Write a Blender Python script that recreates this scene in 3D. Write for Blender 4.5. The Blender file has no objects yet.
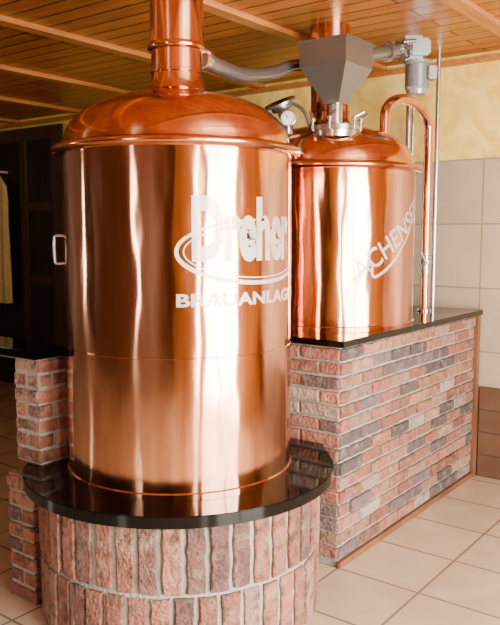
import bpy, bmesh, math, random
from mathutils import Vector, Matrix
random.seed(7)
S=bpy.context.scene
H=1.55
CX,CY=0.408,3.334
ANG=math.radians(52.77)
LM=Matrix.Translation((CX,CY,0))@Matrix.Rotation(ANG,4,'Z')
def L2W(u,v,z=0): return LM@Vector((u,v,z))

# ---------------- materials
def newmat(name):
    m=bpy.data.materials.new(name); m.use_nodes=True
    nt=m.node_tree; b=nt.nodes['Principled BSDF']; return m,nt,b
def N(nt,t,**k):
    n=nt.nodes.new(t)
    for a,v in k.items(): setattr(n,a,v)
    return n
def sc(c,k): return tuple(x*k for x in c)
def simple(name,col,rough=.5,metal=0,bump=0,bscale=80,spec=.5):
    m,nt,b=newmat(name)
    b.inputs['Base Color'].default_value=(*col,1); b.inputs['Roughness'].default_value=rough; b.inputs['Metallic'].default_value=metal
    b.inputs['Specular IOR Level'].default_value=spec
    tc=N(nt,'ShaderNodeTexCoord'); no=N(nt,'ShaderNodeTexNoise'); no.inputs['Scale'].default_value=bscale
    nt.links.new(tc.outputs['Object'],no.inputs['Vector'])
    mr=N(nt,'ShaderNodeMapRange'); mr.inputs['To Min'].default_value=max(rough-.05,0); mr.inputs['To Max'].default_value=rough+.05
    nt.links.new(no.outputs['Fac'],mr.inputs['Value']); nt.links.new(mr.outputs[0],b.inputs['Roughness'])
    if bump:
        bp=N(nt,'ShaderNodeBump'); bp.inputs['Strength'].default_value=bump; bp.inputs['Distance'].default_value=.01
        nt.links.new(no.outputs['Fac'],bp.inputs['Height']); nt.links.new(bp.outputs[0],b.inputs['Normal'])
    return m
def copper(name,c1,c2,rough=.2,brush=.05,aniso=0,streak=(5,5,1.2)):
    m,nt,b=newmat(name); b.inputs['Metallic'].default_value=1
    tc=N(nt,'ShaderNodeTexCoord')
    mp2=N(nt,'ShaderNodeMapping'); mp2.inputs['Scale'].default_value=streak
    n2=N(nt,'ShaderNodeTexNoise'); n2.inputs['Scale'].default_value=1.5; n2.inputs['Detail'].default_value=6; n2.inputs['Roughness'].default_value=.6
    nt.links.new(tc.outputs['Object'],mp2.inputs['Vector']); nt.links.new(mp2.outputs[0],n2.inputs['Vector'])
    mx=N(nt,'ShaderNodeMix',data_type='RGBA'); mx.inputs['A'].default_value=(*c1,1); mx.inputs['B'].default_value=(*c2,1)
    cr=N(nt,'ShaderNodeMapRange'); cr.inputs['From Min'].default_value=.38; cr.inputs['From Max'].default_value=.65
    nt.links.new(n2.outputs['Fac'],cr.inputs['Value']); nt.links.new(cr.outputs[0],mx.inputs['Factor'])
    nt.links.new(mx.outputs['Result'],b.inputs['Base Color'])
    mr=N(nt,'ShaderNodeMapRange'); mr.inputs['To Min'].default_value=rough-.04; mr.inputs['To Max'].default_value=rough+.06
    nt.links.new(n2.outputs['Fac'],mr.inputs['Value']); nt.links.new(mr.outputs[0],b.inputs['Roughness'])
    if aniso:
        tg=N(nt,'ShaderNodeTangent',direction_type='RADIAL',axis='Z')
        nt.links.new(tg.outputs[0],b.inputs['Tangent']); b.inputs['Anisotropic'].default_value=aniso; b.inputs['Anisotropic Rotation'].default_value=.25
    if brush:
        mp=N(nt,'ShaderNodeMapping'); mp.inputs['Scale'].default_value=(3,3,.8)
        n1=N(nt,'ShaderNodeTexNoise'); n1.inputs['Scale'].default_value=1.8; n1.inputs['Detail'].default_value=2
        nt.links.new(tc.outputs['Object'],mp.inputs['Vector']); nt.links.new(mp.outputs[0],n1.inputs['Vector'])
        bp=N(nt,'ShaderNodeBump'); bp.inputs['Strength'].default_value=brush; bp.inputs['Distance'].default_value=.05
        nt.links.new(n1.outputs['Fac'],bp.inputs['Height']); nt.links.new(bp.outputs[0],b.inputs['Normal'])
    return m
def brickmat(name,white=.62,dark=.55):
    m,nt,b=newmat(name); b.inputs['Roughness'].default_value=.85
    at=N(nt,'ShaderNodeAttribute',attribute_name='Col')
    tc=N(nt,'ShaderNodeTexCoord')
    n1=N(nt,'ShaderNodeTexNoise'); n1.inputs['Scale'].default_value=16; n1.inputs['Detail'].default_value=8; n1.inputs['Roughness'].default_value=.7
    nt.links.new(tc.outputs['Object'],n1.inputs['Vector'])
    mr=N(nt,'ShaderNodeMapRange'); mr.inputs['From Min'].default_value=.5; mr.inputs['From Max'].default_value=.72; mr.inputs['To Max'].default_value=white
    nt.links.new(n1.outputs['Fac'],mr.inputs['Value'])
    mx=N(nt,'ShaderNodeMix',data_type='RGBA'); mx.inputs['B'].default_value=(.46,.37,.31,1)
    nt.links.new(at.outputs['Color'],mx.inputs['A']); nt.links.new(mr.outputs[0],mx.inputs['Factor'])
    n3=N(nt,'ShaderNodeTexNoise'); n3.inputs['Scale'].default_value=20; n3.inputs['Detail'].default_value=7; n3.inputs['Roughness'].default_value=.65
    mp=N(nt,'ShaderNodeMapping'); mp.inputs['Location'].default_value=(5,3,9)
    nt.links.new(tc.outputs['Object'],mp.inputs['Vector']); nt.links.new(mp.outputs[0],n3.inputs['Vector'])
    mr3=N(nt,'ShaderNodeMapRange'); mr3.inputs['From Min'].default_value=.48; mr3.inputs['From Max'].default_value=.64; mr3.inputs['To Max'].default_value=dark
    nt.links.new(n3.outputs['Fac'],mr3.inputs['Value'])
    mx3=N(nt,'ShaderNodeMix',data_type='RGBA'); mx3.inputs['B'].default_value=(.06,.032,.027,1)
    nt.links.new(mx.outputs['Result'],mx3.inputs['A']); nt.links.new(mr3.outputs[0],mx3.inputs['Factor'])
    nt.links.new(mx3.outputs['Result'],b.inputs['Base Color'])
    n2=N(nt,'ShaderNodeTexNoise'); n2.inputs['Scale'].default_value=70; n2.inputs['Detail'].default_value=6
    nt.links.new(tc.outputs['Object'],n2.inputs['Vector'])
    ad=N(nt,'ShaderNodeMath',operation='ADD'); nt.links.new(n1.outputs['Fac'],ad.inputs[0]); nt.links.new(n2.outputs['Fac'],ad.inputs[1])
    bp=N(nt,'ShaderNodeBump'); bp.inputs['Strength'].default_value=1; bp.inputs['Distance'].default_value=.018
    nt.links.new(ad.outputs[0],bp.inputs['Height']); nt.links.new(bp.outputs[0],b.inputs['Normal'])
    return m
def tilemat(name,swz,w,h,c1,c2,mortar,ms=.006,rough=.4,off=0,nscale=5,ncol=None,namt=.5,grain=None,bump=.3,k=1):
    c1=sc(c1,k);c2=sc(c2,k);mortar=sc(mortar,k);ncol=sc(ncol or c2,k)
    m,nt,b=newmat(name)
    tc=N(nt,'ShaderNodeTexCoord'); sp=N(nt,'ShaderNodeSeparateXYZ'); cb=N(nt,'ShaderNodeCombineXYZ')
    nt.links.new(tc.outputs['Object'],sp.inputs[0])
    nt.links.new(sp.outputs[swz[0]],cb.inputs[0]); nt.links.new(sp.outputs[swz[1]],cb.inputs[1])
    br=N(nt,'ShaderNodeTexBrick'); br.offset=off; br.inputs['Scale'].default_value=1
    br.inputs['Brick Width'].default_value=w; br.inputs['Row Height'].default_value=h
    br.inputs['Mortar Size'].default_value=ms; br.inputs['Mortar Smooth'].default_value=.1
    br.inputs['Color1'].default_value=(*c1,1); br.inputs['Color2'].default_value=(*c2,1); br.inputs['Mortar'].default_value=(*mortar,1)
    nt.links.new(cb.outputs[0],br.inputs['Vector'])
    no=N(nt,'ShaderNodeTexNoise'); no.inputs['Scale'].default_value=nscale; no.inputs['Detail'].default_value=7
    if grain:
        mp=N(nt,'ShaderNodeMapping'); mp.inputs['Scale'].default_value=grain
        nt.links.new(cb.outputs[0],mp.inputs['Vector']); nt.links.new(mp.outputs[0],no.inputs['Vector'])
    else: nt.links.new(tc.outputs['Object'],no.inputs['Vector'])
    mr=N(nt,'ShaderNodeMapRange'); mr.inputs['From Min'].default_value=.4; mr.inputs['From Max'].default_value=.7; mr.inputs['To Max'].default_value=namt
    nt.links.new(no.outputs['Fac'],mr.inputs['Value'])
    inv=N(nt,'ShaderNodeMath',operation='SUBTRACT'); inv.inputs[0].default_value=1; nt.links.new(br.outputs['Fac'],inv.inputs[1])
    mu=N(nt,'ShaderNodeMath',operation='MULTIPLY'); nt.links.new(inv.outputs[0],mu.inputs[0]); nt.links.new(mr.outputs[0],mu.inputs[1])
    mx=N(nt,'ShaderNodeMix',data_type='RGBA'); mx.inputs['B'].default_value=(*ncol,1)
    nt.links.new(br.outputs['Color'],mx.inputs['A']); nt.links.new(mu.outputs[0],mx.inputs['Factor'])
    nt.links.new(mx.outputs['Result'],b.inputs['Base Color'])
    b.inputs['Roughness'].default_value=rough
    bp=N(nt,'ShaderNodeBump'); bp.invert=True; bp.inputs['Strength'].default_value=bump; bp.inputs['Distance'].default_value=.004
    nt.links.new(br.outputs['Fac'],bp.inputs['Height']); nt.links.new(bp.outputs[0],b.inputs['Normal'])
    return m
def plaster(name,c1,c2):
    m,nt,b=newmat(name); b.inputs['Roughness'].default_value=.8
    tc=N(nt,'ShaderNodeTexCoord'); no=N(nt,'ShaderNodeTexNoise'); no.inputs['Scale'].default_value=3.5; no.inputs['Detail'].default_value=8; no.inputs['Distortion'].default_value=2
    nt.links.new(tc.outputs['Object'],no.inputs['Vector'])
    cr=N(nt,'ShaderNodeValToRGB'); cr.color_ramp.elements[0].position=.38; cr.color_ramp.elements[1].position=.62
    cr.color_ramp.elements[0].color=(*c1,1); cr.color_ramp.elements[1].color=(*c2,1)
    nt.links.new(no.outputs['Fac'],cr.inputs[0]); nt.links.new(cr.outputs[0],b.inputs['Base Color'])
    bp=N(nt,'ShaderNodeBump'); bp.inputs['Strength'].default_value=.5; bp.inputs['Distance'].default_value=.015
    nt.links.new(no.outputs['Fac'],bp.inputs['Height']); nt.links.new(bp.outputs[0],b.inputs['Normal'])
    return m
def wood(name,c1,c2,scale=(4,40,4),rough=.45):
    m,nt,b=newmat(name); b.inputs['Roughness'].default_value=rough
    tc=N(nt,'ShaderNodeTexCoord'); mp=N(nt,'ShaderNodeMapping'); mp.inputs['Scale'].default_value=scale
    no=N(nt,'ShaderNodeTexNoise'); no.inputs['Scale'].default_value=1; no.inputs['Detail'].default_value=6
    nt.links.new(tc.outputs['Object'],mp.inputs['Vector']); nt.links.new(mp.outputs[0],no.inputs['Vector'])
    cr=N(nt,'ShaderNodeValToRGB'); cr.color_ramp.elements[0].position=.35; cr.color_ramp.elements[1].position=.65
    cr.color_ramp.elements[0].color=(*c1,1); cr.color_ramp.elements[1].color=(*c2,1)
    nt.links.new(no.outputs['Fac'],cr.inputs[0]); nt.links.new(cr.outputs[0],b.inputs['Base Color'])
    return m
def washedpaint(name,k=1):  # patchy see-through alpha imitates lettering washed out by the highlight
    m=simple(name,(.72,.66,.60),.4,.2); nt=m.node_tree; b=nt.nodes['Principled BSDF']
    tc=N(nt,'ShaderNodeTexCoord'); no=N(nt,'ShaderNodeTexNoise'); no.inputs['Scale'].default_value=6; no.inputs['Detail'].default_value=5
    nt.links.new(tc.outputs['Object'],no.inputs['Vector'])
    mr=N(nt,'ShaderNodeMapRange'); mr.inputs['From Min'].default_value=.35; mr.inputs['From Max'].default_value=.65; mr.inputs['To Min'].default_value=.4*k; mr.inputs['To Max'].default_value=.75*k
    nt.links.new(no.outputs['Fac'],mr.inputs['Value']); nt.links.new(mr.outputs[0],b.inputs['Alpha'])
    return m

M_COP=copper('copper_brushed',(.93,.51,.31),(.66,.28,.145),.12,.22,.75,(9,9,.5))
M_COPD=copper('copper_dome',(.84,.39,.21),(.52,.20,.10),.14,.10)
M_COPP=copper('copper_pipe',(.90,.44,.26),(.72,.30,.16),.16,.0)
M_STEEL=simple('stainless_steel',(.55,.55,.53),.22,.95)
M_STEELH=simple('hopper_steel',(.25,.245,.23),.30,.85)
M_STEELD=simple('steel_grey',(.22,.22,.21),.30,.8)
M_MOTOR=simple('motor_grey',(.28,.30,.31),.32,.5)
M_BLACKST=simple('black_granite',(.001,.001,.0015),.06,0,spec=.3)
M_BLACK=simple('black_plastic',(.015,.015,.015),.4)
M_WHITE=simple('white_enamel',(.70,.68,.64),.5)
M_LET=washedpaint('washed_out_white_paint',1.08)
M_BRICK=brickmat('weathered_brick',.5,.55)
M_BRICK2=brickmat('weathered_brick_dark',.5,.8)
M_MORT=simple('mortar',(.30,.28,.24),.95,0,.8,60)
M_TRIMW=wood('trim_brown_wood',(.13,.05,.022),(.20,.08,.04))
KA=.8
M_FLOOR=tilemat('floor_tiles',(0,1),.40,.40,(.64,.50,.34),(.58,.45,.30),(.25,.18,.12),.006,.25,0,4,(.74,.61,.44),.7,k=KA)
M_WTILE=tilemat('wall_tiles',(1,2),.40,.40,(.54,.42,.30),(.47,.37,.26),(.30,.23,.17),.005,.35,0,3,(.64,.52,.39),.7,k=KA)
M_DTILE=tilemat('low_brown_tiles',(1,2),.40,.145,(.14,.065,.035),(.10,.05,.03),(.07,.045,.03),.005,.4,0,6,(.20,.11,.06),.5,k=KA)
M_YEL=plaster('yellow_plaster',(.76,.48,.075),(.92,.68,.18))
M_CEIL=tilemat('ceiling_planks',(1,0),3.0,.125,(.33,.10,.015),(.24,.068,.011),(.018,.005,.002),.007,.36,.37,1,(.46,.16,.028),.7,(1.5,30,1),.7,k=1.0)
M_BATT=wood('batten_wood',(.34,.11,.022),(.46,.18,.04),(3,40,40))
M_DARKW=wood('dark_wood',(.010,.005,.004),(.025,.013,.008),(30,30,3))
M_DARKF=wood('dark_wood_frame',(.04,.018,.010),(.07,.03,.016),(30,30,3))
M_DARKW2=wood('added_dark_panelling',(.04,.016,.007),(.09,.036,.014),(30,30,3))  # dark finish added to the unseen walls for dark streaks in the copper
M_FRAME=wood('window_frame_wood',(.10,.04,.015),(.16,.07,.03),(20,20,3))
M_COAT=simple('yellow_cloth',(.55,.40,.14),.9,0,.3,40)

# ---------------- mesh helpers
def empty(name):
    e=bpy.data.objects.new(name,None); S.collection.objects.link(e); e.empty_display_size=.1; return e
def finish(bm,name,mat,parent=None,local=False,smooth=None,recalc=True):
    if recalc: bmesh.ops.recalc_face_normals(bm,faces=bm.faces)
    if smooth is not None:
        for f in bm.faces: f.smooth=True
        for e in bm.edges:
            if len(e.link_faces)==2 and e.calc_face_angle(0)>smooth: e.smooth=False
    me=bpy.data.meshes.new(name); bm.to_mesh(me); bm.free()
    o=bpy.data.objects.new(name,me); S.collection.objects.link(o)
    for mm in (mat if isinstance(mat,list) else [mat]): me.materials.append(mm)
    if local: o.matrix_world=LM
    if parent: o.parent=parent
    return o
def addbox(bm,x0,x1,y0,y1,z0,z1,bev=0):
    r=bmesh.ops.create_cube(bm,size=1)
    for v in r['verts']:
        v.co=Vector(((x0+x1)/2+v.co.x*(x1-x0),(y0+y1)/2+v.co.y*(y1-y0),(z0+z1)/2+v.co.z*(z1-z0)))
    if bev:
        es=set(e for v in r['verts'] for e in v.link_edges)
        bmesh.ops.bevel(bm,geom=list(es),offset=bev,segments=2,affect='EDGES')
def box(name,x0,x1,y0,y1,z0,z1,mat,parent=None,local=True,bev=0):
    bm=bmesh.new(); addbox(bm,x0,x1,y0,y1,z0,z1,bev); return finish(bm,name,mat,parent,local)
def addlathe(bm,prof,axis_o,axis_d=(0,0,1),seg=96,closed=False):
    d=Vector(axis_d).normalized(); q=Vector((0,0,1)).rotation_difference(d); o=Vector(axis_o)
    rings=[]
    for r,z in prof:
        if r<1e-6: rings.append([bm.verts.new(o+q@Vector((0,0,z)))])
        else: rings.append([bm.verts.new(o+q@Vector((r*math.cos(2*math.pi*i/seg),r*math.sin(2*math.pi*i/seg),z))) for i in range(seg)])
    for a,b in zip(rings,rings[1:]):
        for i in range(seg):
            j=(i+1)%seg
            if len(a)==1 and len(b)==1: continue
            if len(a)==1: bm.faces.new((a[0],b[i],b[j]))
            elif len(b)==1: bm.faces.new((a[i],a[j],b[0]))
            else: bm.faces.new((a[i],a[j],b[j],b[i]))
def lathe(name,prof,o,mat,parent=None,d=(0,0,1),seg=96,smooth=.6):
    bm=bmesh.new(); addlathe(bm,prof,o,d,seg); return finish(bm,name,mat,parent,smooth=smooth)
def rod(bm,p,q,r,seg=20):
    p=Vector(p);q=Vector(q);l=(q-p).length
    addlathe(bm,[(0,0),(r,0),(r,l),(0,l)],p,q-p,seg)
def tube(name,pts,r,mat,parent=None,seg=20,corr=0,closed=False):
    P=[Vector(p) for p in pts]; bm=bmesh.new(); rings=[]; n=len(P)
    up=None
    for i,p in enumerate(P):
        if closed: t=(P[(i+1)%n]-P[i-1]).normalized()
        else: t=(P[min(i+1,n-1)]-P[max(i-1,0)]).normalized()
        if up is None:
            up=t.orthogonal().normalized()
        up=(up-t*up.dot(t)).normalized(); s=t.cross(up)
        rr=r*(1+corr*(i%2))
        rings.append([bm.verts.new(p+up*rr*math.cos(2*math.pi*k/seg)+s*rr*math.sin(2*math.pi*k/seg)) for k in range(seg)])
    pairs=list(zip(rings,rings[1:]))
    if closed: pairs.append((rings[-1],rings[0]))
    for a,b in pairs:
        for k in range(seg):
            j=(k+1)%seg; bm.faces.new((a[k],a[j],b[j],b[k]))
    if not closed:
        bm.faces.new(rings[0][::-1]); bm.faces.new(rings[-1])
    return finish(bm,name,mat,parent,smooth=.9)
def catmull(P,n=12):
    P=[Vector(p) for p in P]; Q=[P[0]*2-P[1]]+P+[P[-1]*2-P[-2]]; out=[]
    for i in range(1,len(Q)-2):
        for k in range(n):
            t=k/n; a,b,c,d=Q[i-1:i+3]
            out.append(.5*((2*b)+(c-a)*t+(2*a-5*b+4*c-d)*t*t+(3*b-a-3*c+d)*t**3))
    out.append(P[-1]); return out
def extrude_poly(name,pts,z0,z1,mat,parent,bev=.003):
    bm=bmesh.new(); vs=[bm.verts.new((x,y,z0)) for x,y in pts]
    f=bm.faces.new(vs); r=bmesh.ops.extrude_face_region(bm,geom=[f])
    for v in r['geom']:
        if isinstance(v,bmesh.types.BMVert): v.co.z=z1
    bmesh.ops.recalc_face_normals(bm,faces=bm.faces)
    if bev:
        es=[e for e in bm.edges if abs(e.verts[0].co.z-e.verts[1].co.z)<1e-6]
        bmesh.ops.bevel(bm,geom=es,offset=bev,segments=2,affect='EDGES')
    return finish(bm,name,mat,parent,True,smooth=.5)

# ---------------- brick laying
PAL=[((.37,.135,.08),5),((.42,.18,.11),5),((.44,.23,.155),4),((.28,.10,.065),4),((.11,.08,.075),4),((.17,.115,.105),3),((.47,.34,.27),3)]
PALL=[sc(c,.84) for c,w in PAL for _ in range(w)]
PAL2=[sc(c,.88) for c in [(.34,.125,.075),(.38,.15,.09),(.28,.105,.065),(.42,.20,.13),(.20,.09,.07),(.38,.21,.15),(.36,.14,.085)]]
def lay(bm,cl,f,L,z0,z1,bl,bh,mo=.013,off=True,prot=.015,pal=PALL,jit=.0026):
    nz=max(1,round((z1-z0)/bh)); bh=(z1-z0)/nz
    ns=max(1,round(L/bl)); bw=L/ns
    for r in range(nz):
        o=0.5*bw*(r%2) if off else 0
        s=-o
        while s<L-1e-4:
            s0=max(s,0)+mo/2; s1=min(s+bw,L)-mo/2
            if s1-s0>.02:
                a=z0+r*bh+mo/2; b=z0+(r+1)*bh-mo/2
                j=lambda k=jit: random.uniform(-k,k)
                d=prot+random.uniform(-.005,.005)
                seg=[]
                C=[(s0,a),(s1,a),(s1,b),(s0,b)]
                for q in range(4):
                    p0=C[q];p1=C[(q+1)%4]; ln=math.hypot(p1[0]-p0[0],p1[1]-p0[1]); k=max(1,int(ln/.03))
                    for w in range(k):
                        seg.append((p0[0]+(p1[0]-p0[0])*w/k+j(),p0[1]+(p1[1]-p0[1])*w/k+j()))
                cx,cz=(s0+s1)/2,(a+b)/2; e=.005
                sx=1-2*e/(s1-s0); sz=1-2*e/(b-a)
                R1=[bm.verts.new(f(x,z,-.02)) for x,z in seg]
                R2=[bm.verts.new(f(x,z,d-.005)) for x,z in seg]
                R3=[bm.verts.new(f(cx+(x-cx)*sx,cz+(z-cz)*sz,d+j(.001))) for x,z in seg]
                col=random.choice(pal); k=random.uniform(.75,1.2)
                fs=[bm.faces.new(R3)]
                n=len(seg)
                for A,B in ((R1,R2),(R2,R3)):
                    for q in range(n):
                        fs.append(bm.faces.new((A[q],A[(q+1)%n],B[(q+1)%n],B[q])))
                for fc in fs:
                    for l in fc.loops: l[cl]=(min(1,col[0]*k),min(1,col[1]*k),min(1,col[2]*k),1)
            s+=bw
def planar(o,a,n):
    o=Vector(o);a=Vector(a);n=Vector(n)
    return lambda s,z,d: Vector((o.x+a.x*s+n.x*d,o.y+a.y*s+n.y*d,z))
def brickobj(name,runs,parent,mat=None):
    bm=bmesh.new(); cl=bm.loops.layers.float_color.new('Col')
    for r in runs: lay(bm,cl,**r)
    return finish(bm,name,mat or M_BRICK,parent,True,smooth=.25)

# ---------------- room shell (object coords = room grid u,v)
UB=1.72; CE=2.64; VL=6.0; VR=-3.3; UF=-5.6
box('floor',UF-.2,UB+.2,VR-.2,VL+.2,-.12,0,M_FLOOR)
box('ceiling',UF-.2,UB+.2,VR-.2,VL+.2,CE,CE+.1,M_CEIL)
box('wall_back',UB,UB+.15,VR,VL,0,CE,M_YEL)
wt=box('wall_back_tiling',UB-.012,UB,VR,3.6,.0,2.0,M_WTILE)
box('trim_1',UB-.035,UB-.012,VR,-.03,0,.58,M_DTILE)
def wall_with_holes(name,axis,pos,th,a0,a1,holes,mat):
    bm=bmesh.new()
    def bx(s0,s1,z0,z1):
        if s1-s0<1e-3 or z1-z0<1e-3: return
        p0,p1=min(pos,pos-th),max(pos,pos-th)
        if axis=='v': addbox(bm,s0,s1,p0,p1,z0,z1)
        else: addbox(bm,p0,p1,s0,s1,z0,z1)
    s=a0
    for h0,h1,z0,z1 in holes:
        bx(s,h0,0,CE); bx(h0,h1,0,z0); bx(h0,h1,z1,CE); s=h1
    bx(s,a1,0,CE)
    return finish(bm,name,mat,None,True)
HR=[(-3.3,-2.85,.12,2.3),(-2.45,-.1,.12,2.35)]
wall_with_holes('wall_right','v',VR,.2,UF,UB,HR,M_YEL)
HF=[(-.25,.3,.7,2.2)]
wall_with_holes('wall_front','u',UF,.2,VR,VL,HF,M_DARKW2)
HL=[(-4.7,-4.0,.8,2.2)]
wall_with_holes('wall_left','v',VL,-.2,UF,UB,HL,M_DARKW2)
def winframe(name,axis,pos,h,nm,sg=1):
    e=empty(name); s0,s1,z0,z1=h; bm=bmesh.new(); w=.06
    def bx(a,b,c,d):
        p0,p1=sorted((pos-.12*sg,pos-.06*sg))
        if axis=='v': addbox(bm,a,b,p0,p1,c,d)
        else: addbox(bm,p0,p1,a,b,c,d)
    bx(s0,s0+w,z0,z1);bx(s1-w,s1,z0,z1);bx(s0+w,s1-w,z0,z0+w);bx(s0+w,s1-w,z1-w,z1)
    for i in range(1,nm+1):
        c=s0+(s1-s0)*i/(nm+1); bx(c-.04,c+.04,z0+w,z1-w)
    finish(bm,'frame',M_FRAME,e,True)
winframe('window_1','v',VR,HR[0],0); winframe('window_2','v',VR,HR[1],1); winframe('window_3','u',UF,HF[0],0); winframe('window_4','v',VL,HL[0],0,-1)
bm=bmesh.new()
for v in (-2.2,-1.22,-.25,.72,1.72,2.70,3.70,4.7,5.6):
    addbox(bm,UF,UB,v-.04,v+.04,CE-.028,CE)
finish(bm,'trim_2',M_BATT,None,True)
box('trim_3',UB-.03,UB,VR,VL,CE-.06,CE-.028,M_BATT)
d=empty('door_1')
bm=bmesh.new()
addbox(bm,UB-.05,UB,4.02,5.9,0,2.5); finish(bm,'leaf',M_DARKW,d,True)
bm=bmesh.new()
for a,b in ((3.95,4.10),(4.50,4.58),(5.3,5.42)): addbox(bm,UB-.08,UB-.05,a,b,0,2.54)
addbox(bm,UB-.079,UB-.05,3.95,5.9,2.42,2.54)
for z in (.15,1.05,1.75): addbox(bm,UB-.07,UB-.05,4.1,4.5,z,z+.09)
finish(bm,'frame',M_DARKF,d,True)
def coat(name,v,hw,dp0,z0,mat,off=.17):
    bm=bmesh.new(); c=Vector((UB-off,v,0)); rings=[]
    for z,w,dp in ((z0,1.1,1.),(1.2,1.05,1.),(1.6,.95,.95),(1.85,1.,.85),(2.0,.9,.7),(2.07,.4,.55),(2.10,.28,.4)):
        rings.append([bm.verts.new((c.x+dp*dp0*math.sin(a)*(1+.25*math.sin(7*a+z)),c.y+w*hw*math.cos(a)*(1+.05*math.sin(9*a)),z)) for a in [2*math.pi*i/48 for i in range(48)]])
    for A,B in zip(rings,rings[1:]):
        for i in range(48): bm.faces.new((A[i],A[(i+1)%48],B[(i+1)%48],B[i]))
    bm.faces.new(rings[-1]); bm.faces.new(rings[0][::-1])
    rod(bm,(UB-.05,c.y,2.14),(c.x,c.y,2.14),.012); rod(bm,(c.x,c.y,2.14),(c.x,c.y,2.09),.012)
    finish(bm,name,mat,None,True,smooth=.9)
coat('hanging_coat',4.82,.15,.07,.85,M_COAT)

# ---------------- brick counter (right)
bc=empty('brick_counter')
box('mortar_core',0.01,1.69,0.01,1.5,0,1.03,M_MORT,bc)
brickobj('bricks',[dict(f=planar((0,.01,0),(1,0,0),(0,-1,0)),L=1.64,z0=.03,z1=1.03,bl=.215,bh=.0665),
  dict(f=planar((.01,1.5,0),(0,-1,0),(-1,0,0)),L=1.5,z0=.03,z1=1.03,bl=.215,bh=.0665)],bc)
box('granite_top',-.03,1.70,-.03,1.53,1.036,1.066,M_BLACKST,bc,bev=.003)
box('end_post',1.645,1.69,-.02,.02,0,1.035,M_TRIMW,bc)
box('base_strip',-.005,1.65,-.015,.0,0,.03,M_TRIMW,bc)

# ---------------- pedestal
K=(-.609,.418); ZP=.5875
pd=empty('brick_pedestal')
def outline(R,vt,a0,a1,vend=1.1,uw=-.035):
    pts=[(uw,vt)]
    n=72
    for i in range(n+1):
        a=math.radians(a0+(a1-a0)*i/n); pts.append((K[0]+R*math.cos(a),K[1]+R*math.sin(a)))
    pts.append((uw,vend)); return pts
slab=outline(.645,.07,-52,-250)
extrude_poly('granite_slab',slab,ZP-.045,ZP,M_BLACKST,pd)
core=outline(.575,.15,-54,-250,1.05)
extrude_poly('mortar_core',core,0,ZP-.045,M_MORT,pd,0)
path=[Vector((*p,0)) for p in outline(.575,.15,-54,-250,1.05)[:-1]]
cum=[0]
for a,b in zip(path,path[1:]): cum.append(cum[-1]+(b-a).length)
def fp(s,z,d):
    s=min(max(s,0),cum[-1]-1e-6)
    for i in range(len(path)-1):
        if s<=cum[i+1]: break
    t=(s-cum[i])/(cum[i+1]-cum[i]); p=path[i].lerp(path[i+1],t)
    c=Vector((K[0],K[1],0))
    if i==0:
        tt=(path[1]-path[0]).normalized(); n=Vector((tt.y,-tt.x,0))
        if n.dot(p-c)<0: n=-n
    else: n=(p-c).normalized()
    return Vector((p.x+n.x*d,p.y+n.y*d,z))
brickobj('bricks',[dict(f=fp,L=cum[-1],z0=.0,z1=ZP-.048,bl=.083,bh=.262,off=True,prot=.014,mo=.018,pal=PAL2,jit=.0035)],pd,M_BRICK2)

# ---------------- left pillar + bar top
pl=empty('brick_pillar')
u0,u1,v0,v1=-1.024,-.868,.822,.99
box('mortar_core',u0+.008,u1-.008,v0+.008,v1-.008,ZP,1.03,M_MORT,pl)
box('mortar_core_low',-1.066,-.868,.83,v1-.008,0,ZP-.045,M_MORT,pl)
kw=dict(z0=ZP,z1=1.033,bl=.17,bh=.064,pal=PAL2,prot=.01)
kw2=dict(z0=0,z1=ZP-.045,bl=.2,bh=.064,pal=PAL2,prot=.01)
brickobj('bricks',[dict(f=planar((u0+.012,v1,0),(0,-1,0),(-1,0,0)),L=v1-v0,**kw),
 dict(f=planar((u0,v0+.012,0),(1,0,0),(0,-1,0)),L=u1-u0,**kw),
 dict(f=planar((u1,v1-.012,0),(-1,0,0),(0,1,0)),L=u1-u0,**kw),
 dict(f=planar((-1.064,v1,0),(0,-1,0),(-1,0,0)),L=.185,**kw2),
 dict(f=planar((-.868,v1-.01,0),(-1,0,0),(0,1,0)),L=.2,**kw2)],pl,M_BRICK2)
box('granite_top',-1.055,-.868,.80,1.55,1.036,1.072,M_BLACKST,pl,bev=.003)
bm=bmesh.new(); addbox(bm,-.96,-.93,1.0,1.5,1.005,1.036); addbox(bm,-.96,-.93,1.0,1.03,.75,1.005)
finish(bm,'bracket',M_STEELD,pl,True)

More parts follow.
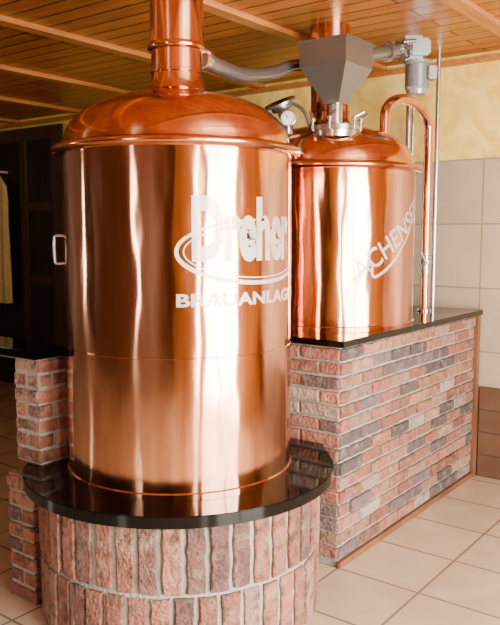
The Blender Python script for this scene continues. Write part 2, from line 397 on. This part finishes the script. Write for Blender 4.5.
# ---------------- kettles
def kettle(name,cx,cy,zb,zf,neck):
    e=empty(name); R=.462
    body=[(R-.02,zb),(R+.006,zb),(R+.006,zb+.012),(R,zb+.016),(R,zb+.03)]
    sm=1.10
    if zb<1:
        for k in range(1,8): body.append((R,zb+.03+(sm-.03-zb-.03)*k/8))
        body+=[(R,sm-.02),(R,sm-.006),(R,sm-.003),(R-.002,sm-.001),(R-.002,sm+.001),(R,sm+.003),(R,sm+.006),(R,sm+.02)]
        z=sm+.1
    else: z=zb+.1
    while z<zf-.05: body.append((R,z)); z+=.08
    body+=[(R,zf-.01),(R,zf-.002)]
    lathe('body',body,(cx,cy,0),M_COP,e,seg=192,smooth=.4)
    fl=[(R-.01,zf-.006),(R+.012,zf-.006),(R+.028,zf-.002),(R+.036,zf+.004),(R+.040,zf+.012),(R+.038,zf+.02),(R+.030,zf+.026),(R+.01,zf+.03),(R-.006,zf+.031),(R-.01,zf+.038)]
    lathe('rim_flange',fl,(cx,cy,0),M_COPD,e,seg=160,smooth=.9)
    r0=R-.006; hz=.215; z0=zf+.034; dome=[]
    for i in range(25):
        a=math.radians(i*76/24*1.0)
        dome.append((r0*math.cos(a)**.86,z0+hz*math.sin(a)**.95))
    dome=[p for p in dome if p[0]>.14]
    zt=dome[-1][1]
    dome+=[(.127,zt+.010),(.113,zt+.028),(.106,zt+.055),(.103,zt+.09)]
    lathe('dome',dome,(cx,cy,0),M_COPD,e,seg=160,smooth=.9)
    zn=zt+.085; b=neck
    nk=[(.103,zn),(.103,b),(.112,b+.003),(.118,b+.008),(.118,b+.022),(.112,b+.027),(.106,b+.03),(.106,CE-.0),]
    lathe('neck_pipe',nk,(cx,cy,0),M_COPD,e,seg=96,smooth=.9)
    lathe('neck_weld_ring',[(.104,zn-.003),(.108,zn),(.108,zn+.006),(.104,zn+.009)],(cx,cy,0),M_COPD,e,seg=96,smooth=.9)
    return e
K1=(-.293,3.102); K2=(.4316,4.15)
A1=math.atan2(-3.102,.293); A2=math.atan2(-4.15,-.4316)
k1=kettle('brewing_kettle',*K1,ZP,1.855,2.265)
k2=kettle('brewing_kettle',*K2,1.066,1.866,2.50)
def cyl(c,ang,phi,z,r): 
    a=ang+phi; return Vector((c[0]+r*math.cos(a),c[1]+r*math.sin(a),z))
ph=math.radians(-84)
tube('side_handle',catmull([cyl(K1,A1,ph,1.535,.462),cyl(K1,A1,ph,1.535,.49),cyl(K1,A1,ph,1.52,.497),cyl(K1,A1,ph,1.44,.497),cyl(K1,A1,ph,1.425,.49),cyl(K1,A1,ph,1.425,.462)],6),.006,M_STEEL,k1,12)

# wrapped lettering
def text_bm(txt,w,h,bold=.03):
    cu=bpy.data.curves.new('t','FONT'); cu.body=txt; cu.offset=bold*.5; cu.resolution_u=4
    o=bpy.data.objects.new('t',cu); S.collection.objects.link(o)
    bpy.context.view_layer.update()
    me=bpy.data.meshes.new_from_object(o.evaluated_get(bpy.context.evaluated_depsgraph_get()))
    bm=bmesh.new(); bm.from_mesh(me); bpy.data.objects.remove(o); bpy.data.meshes.remove(me)
    xs=[v.co.x for v in bm.verts]; ys=[v.co.y for v in bm.verts]
    x0,x1,y0,y1=min(xs),max(xs),min(ys),max(ys)
    for v in bm.verts:
        v.co=Vector(((v.co.x-(x0+x1)/2)/(x1-x0)*w,(v.co.y-(y0+y1)/2)/(y1-y0)*h,0))
    return bm
def wrap(bm,name,c,ang,phi0,zc,parent,R=.462,tilt=0):
    rot=Matrix.Rotation(tilt,4,'Z')
    for v in bm.verts: v.co=rot@v.co
    x=-.5
    while x<.5:
        g=bm.verts[:]+bm.edges[:]+bm.faces[:]
        bmesh.ops.bisect_plane(bm,geom=g,plane_co=(x,0,0),plane_no=(1,0,0),dist=1e-6)
        x+=.018
    for v in bm.verts:
        a=ang+phi0+v.co.x/R; rr=R+.0009
        v.co=Vector((c[0]+rr*math.cos(a),c[1]+rr*math.sin(a),zc+v.co.y))
    finish(bm,name,M_LET,parent)
D=math.radians
wrap(text_bm('Dreher',.49,.235,.09),'lettering_main',K1,A1,D(36),1.56,k1)
wrap(text_bm('BRAUANLAGEN',.66,.048,.07),'lettering_lower',K1,A1,D(39.5),1.308,k1)
def stroke(pts,w):
    bm=bmesh.new(); L=[]
    n=len(pts)
    for i,p in enumerate(pts):
        p=Vector(p); t=(Vector(pts[min(i+1,n-1)])-Vector(pts[max(i-1,0)])).normalized(); nn=Vector((-t.y,t.x))
        ww=w(i/(n-1)) if callable(w) else w
        L.append((bm.verts.new((p.x+nn.x*ww,p.y+nn.y*ww,0)),bm.verts.new((p.x-nn.x*ww,p.y-nn.y*ww,0))))
    for a,b in zip(L,L[1:]): bm.faces.new((a[0],b[0],b[1],a[1]))
    return bm
el=[(.34*math.cos(D(a)),.115*math.sin(D(a))) for a in range(95,372,4)]
wrap(stroke(el,lambda t:.003+.005*math.sin(math.pi*t)),'lettering_ring',K1,A1,D(41),1.48,k1,R=.4622)
el=[(.315*math.cos(D(a)),.096*math.sin(D(a))) for a in range(110,352,4)]
wrap(stroke(el,lambda t:.0025),'lettering_ring_inner',K1,A1,D(41),1.48,k1,R=.4622)
wrap(text_bm('ACHENSEE',.60,.10,.02),'lettering_main',K2,A2,D(47),1.52,k2,tilt=D(35))
sw=catmull([(-.20,-.19,0),(-.15,-.15,0),(-.10,-.10,0),(-.09,-.17,0),(-.03,-.15,0),(.05,-.09,0),(.12,-.02,0),(.2,.06,0)],8)
wrap(stroke([(p.x,p.y) for p in sw],.007),'lettering_flourish',K2,A2,D(40),1.50,k2,R=.4622)

# ---------------- hopper
hp=empty('malt_hopper'); hu,hv=.424,.295
bm=bmesh.new()
def sq(h,z): return [bm.verts.new((hu+x*h,hv+y*h,z)) for x,y in ((-1,-1),(1,-1),(1,1),(-1,1))]
lev=[(.132,2.475),(.132,2.36),(.045,2.195),(.045,2.185)]
rg=[sq(h,z) for h,z in lev]
for a,b in zip(rg,rg[1:]):
    for i in range(4): bm.faces.new((a[i],a[(i+1)%4],b[(i+1)%4],b[i]))
bm.faces.new(rg[0]); bm.faces.new(rg[-1])
addbox(bm,hu-.142,hu+.142,hv-.142,hv+.142,2.468,2.482)
finish(bm,'hopper_body',M_STEELH,hp,True)
hw=L2W(hu,hv)
lathe('spout',[(0,2.08),(.05,2.08),(.05,2.092),(.035,2.095),(.035,2.19),(.0,2.19)],(hw.x,hw.y,0),M_STEEL,hp,seg=32)
lathe('manhole_lid',[(.11,2.02),(.115,2.05),(.125,2.055),(.125,2.075),(.10,2.082),(0,2.09)],(hw.x,hw.y,0),M_STEEL,hp,seg=48)
bm=bmesh.new()
for a in (200,250,310,350,60):
    x=hw.x+.125*math.cos(D(a)); y=hw.y+.125*math.sin(D(a))
    rod(bm,(x,y,2.05),(x,y,2.115),.007); rod(bm,(x,y,2.11),(x+.05*math.cos(D(a+50)),y+.05*math.sin(D(a+50)),2.135),.008)
    rod(bm,(x,y,2.095),(x,y,2.11),.014)
finish(bm,'lid_clamps',M_STEEL,hp)
gm=empty('auger_gear_motor')
pA=Vector((.54,3.96,2.44)); pB=Vector((.83,4.18,2.53))
dd=(pB-pA).normalized(); Lg=(pB-pA).length
lathe('auger_tube',[(0,0),(.034,0),(.034,Lg-.14),(.052,Lg-.14),(.052,Lg-.12),(.034,Lg-.115),(.038,Lg-.02),(.058,Lg-.02),(.058,Lg),(0,Lg)],pA,M_STEELD,gm,d=dd,seg=32)
gx,gy=.875,4.2
bm=bmesh.new(); addbox(bm,gx-.06,gx+.075,gy-.055,gy+.055,2.47,2.60,.02); addbox(bm,gx-.02,gx+.09,gy-.08,gy-.02,2.49,2.58,.012)
finish(bm,'gearbox',M_MOTOR,gm)
prof=[(0,2.29),(.04,2.29),(.054,2.296),(.058,2.32),(.061,2.325)]
z=2.33
while z<2.45:
    prof+=[(.066,z),(.066,z+.004),(.059,z+.005),(.059,z+.010)]; z+=.011
prof+=[(.068,2.455),(.072,2.46),(.072,2.472),(0,2.472)]
lathe('motor',prof,(gx+.035,gy,0),M_MOTOR,gm,seg=40,smooth=.5)
box('terminal_box',gx+.085,gx+.13,gy-.06,gy+.02,2.37,2.44,M_STEELD,gm,local=False,bev=.005)
bm=bmesh.new()
for q in (-.03,.0,.03): rod(bm,(gx-.055+q*.2,gy-.06,2.53+q),(gx-.02+q,gy-.085,2.53+q),.012)
finish(bm,'bolts',M_STEEL,gm)

# ---------------- pipes
cp=empty('copper_overflow_pipe')
a=Vector((.725,4.12,0)); b=Vector((1.08,4.62,0)); pts=[a+Vector((0,0,2.03)),a+Vector((0,0,2.10)),a+Vector((0,0,2.165))]
for i in range(1,24):
    t=math.pi*i/24; p=a.lerp(b,(1-math.cos(t))/2); pts.append(p+Vector((0,0,2.165+.13*math.sin(t))))
pts+=[b+Vector((0,0,z)) for z in (2.165,2.0,1.8,1.6,1.4)]
tube('arch_pipe',pts,.028,M_COPP,cp,24)
tube('lower_pipe',[b+Vector((0,0,z)) for z in (1.34,1.2,1.066)],.026,M_COPP,cp,24)
lathe('valve',[(0,1.30),(.034,1.30),(.034,1.315),(.028,1.32),(.028,1.35),(.038,1.355),(.038,1.38),(.028,1.385),(.028,1.405),(.034,1.41),(.034,1.42),(0,1.42)],(b.x,b.y,0),M_STEEL,cp,seg=32)
bm=bmesh.new(); rod(bm,(b.x,b.y,1.366),(b.x-.01,b.y-.07,1.366),.009); rod(bm,(b.x-.01,b.y-.065,1.36),(b.x-.05,b.y-.08,1.43),.007); finish(bm,'valve_lever',M_STEEL,cp)
lathe('base_flange',[(0,1.066),(.045,1.066),(.045,1.078),(.028,1.08)],(b.x,b.y,0),M_STEEL,cp,seg=32)
lathe('dome_flange',[(0,2.0),(.045,2.02),(.045,2.055),(.03,2.06)],(a.x,a.y,0),M_COPP,cp,seg=32)
sp=empty('steel_riser_pipes')
for i,(x,y,z1) in enumerate(((.965,4.66,CE),(1.15,4.70,CE),(1.0,4.70,CE))):
    tube('riser_%d'%(i+1),[(x,y,1.066),(x,y,1.6),(x,y,z1)],(.017,.014,.010)[i],M_STEEL,sp,16)
fxp=empty('steel_vapour_pipe')
P=catmull([(-.195,3.14,2.25),(-.13,3.30,2.25),(-.03,3.58,2.275),(.10,3.82,2.33),(.22,3.98,2.40),(.345,4.11,2.43)],14)
tube('hose',P,.031,M_STEELD,fxp,24,corr=.06)
bm=bmesh.new(); dv=(P[1]-P[0]).normalized(); rod(bm,P[0],P[0]+dv*.03,.042); dv=(P[-1]-P[-2]).normalized(); rod(bm,P[-1]-dv*.03,P[-1],.042)
finish(bm,'end_collars',M_STEEL,fxp,smooth=.6)

# ---------------- gauge and sight lamp on dome 2
pg=empty('pressure_gauge')
g=Vector((.195,3.90,2.125)); nd=Vector((-.15,-1,.05)).normalized()
lathe('case',[(0,-.02),(.036,-.02),(.042,-.015),(.042,.008),(.037,.01),(.036,.006)],g,M_STEELD,pg,d=nd,seg=40)
lathe('dial',[(0,.005),(.036,.005)],g,M_WHITE,pg,d=nd,seg=40)
bm=bmesh.new(); s=nd.cross(Vector((0,0,1))).normalized(); upv=s.cross(nd)
rod(bm,g+nd*.007,g+nd*.007+(s*.018+upv*.02),.002,8)
for k in range(-4,5):
    an=k*.55; dv=s*math.sin(an)+upv*math.cos(an); rod(bm,g+nd*.006+dv*.027,g+nd*.006+dv*.033,.0015,6)
finish(bm,'needle',M_BLACK,pg)
tube('stem',[g-nd*.005+Vector((0,0,-.03)),g-nd*.005+Vector((0,0,-.075)),g-nd*.005+Vector((.01,.03,-.13))],.009,M_STEEL,pg,12)
sl=empty('sight_glass_lamp')
q=Vector((.17,4.02,2.185)); dn=Vector((-.35,-.25,.85)).normalized()
lathe('housing',[(0,0),(.05,0),(.055,.01),(.055,.03),(.085,.032),(.085,.045),(.05,.047),(0,.047)],q,M_STEELD,sl,d=dn,seg=32)
lathe('glass',[(0,.048),(.045,.048),(.0,.052)],q,M_BLACK,sl,d=dn,seg=32)
tube('stem',[q,q-dn*.06,q-dn*.06+Vector((.02,.02,-.1))],.03,M_STEEL,sl,20)
tube('arm',catmull([q+Vector((-.02,-.02,.02)),q+Vector((.05,-.02,.03)),q+Vector((.11,-.03,-.01)),q+Vector((.14,-.03,-.08))],6),.009,M_STEELD,sl,12)

# ---------------- lights
def area(name,loc,rotm,sx,sy,p,col):
    l=bpy.data.lights.new(name,'AREA'); l.shape='RECTANGLE'; l.size=sx; l.size_y=sy; l.energy=p; l.color=col
    o=bpy.data.objects.new(name,l); S.collection.objects.link(o); o.matrix_world=rotm; return o
def facing(pos,dirv,):
    z=-dirv.normalized(); x=Vector((0,0,1)).cross(z).normalized(); y=z.cross(x)
    m=Matrix((x,y,z)).transposed().to_4x4(); m.translation=pos; return m
R3=LM.to_3x3()
DL=50.0; LC=(1,.94,.85)
for i,(a0,a1,z0,z1) in enumerate(HR):
    c=L2W((a0+a1)/2,VR-.22,(z0+z1)/2); A=(a1-a0)*(z1-z0)
    area('window_daylight_%d'%(i+1),c,facing(c,R3@Vector((0,1,0))),a1-a0,z1-z0,DL*(.7,1)[i]*math.pi*A,LC)
a0,a1,z0,z1=HF[0]; c=L2W(UF-.22,(a0+a1)/2,(z0+z1)/2)
area('window_daylight_3',c,facing(c,R3@Vector((1,0,0))),a1-a0,z1-z0,DL*.45*math.pi*(a1-a0)*(z1-z0),LC)
a0,a1,z0,z1=HL[0]; c=L2W((a0+a1)/2,VL+.22,(z0+z1)/2)
area('window_daylight_4',c,facing(c,R3@Vector((0,-1,0))),a1-a0,z1-z0,DL*.3*math.pi*(a1-a0)*(z1-z0),LC)
w=bpy.data.worlds.new('World'); S.world=w; w.use_nodes=True
bg=w.node_tree.nodes['Background']; bg.inputs[0].default_value=(.95,.95,1,1); bg.inputs[1].default_value=1.5

# ---------------- camera
cam=bpy.data.cameras.new('camera'); co=bpy.data.objects.new('camera',cam); S.collection.objects.link(co)
cam.sensor_fit='VERTICAL'; cam.sensor_height=36; cam.lens=750/625*36
co.location=(0,0,H); co.rotation_euler=(math.radians(90)-math.atan(80.5/750),0,0)
cam.clip_start=.05
S.camera=co
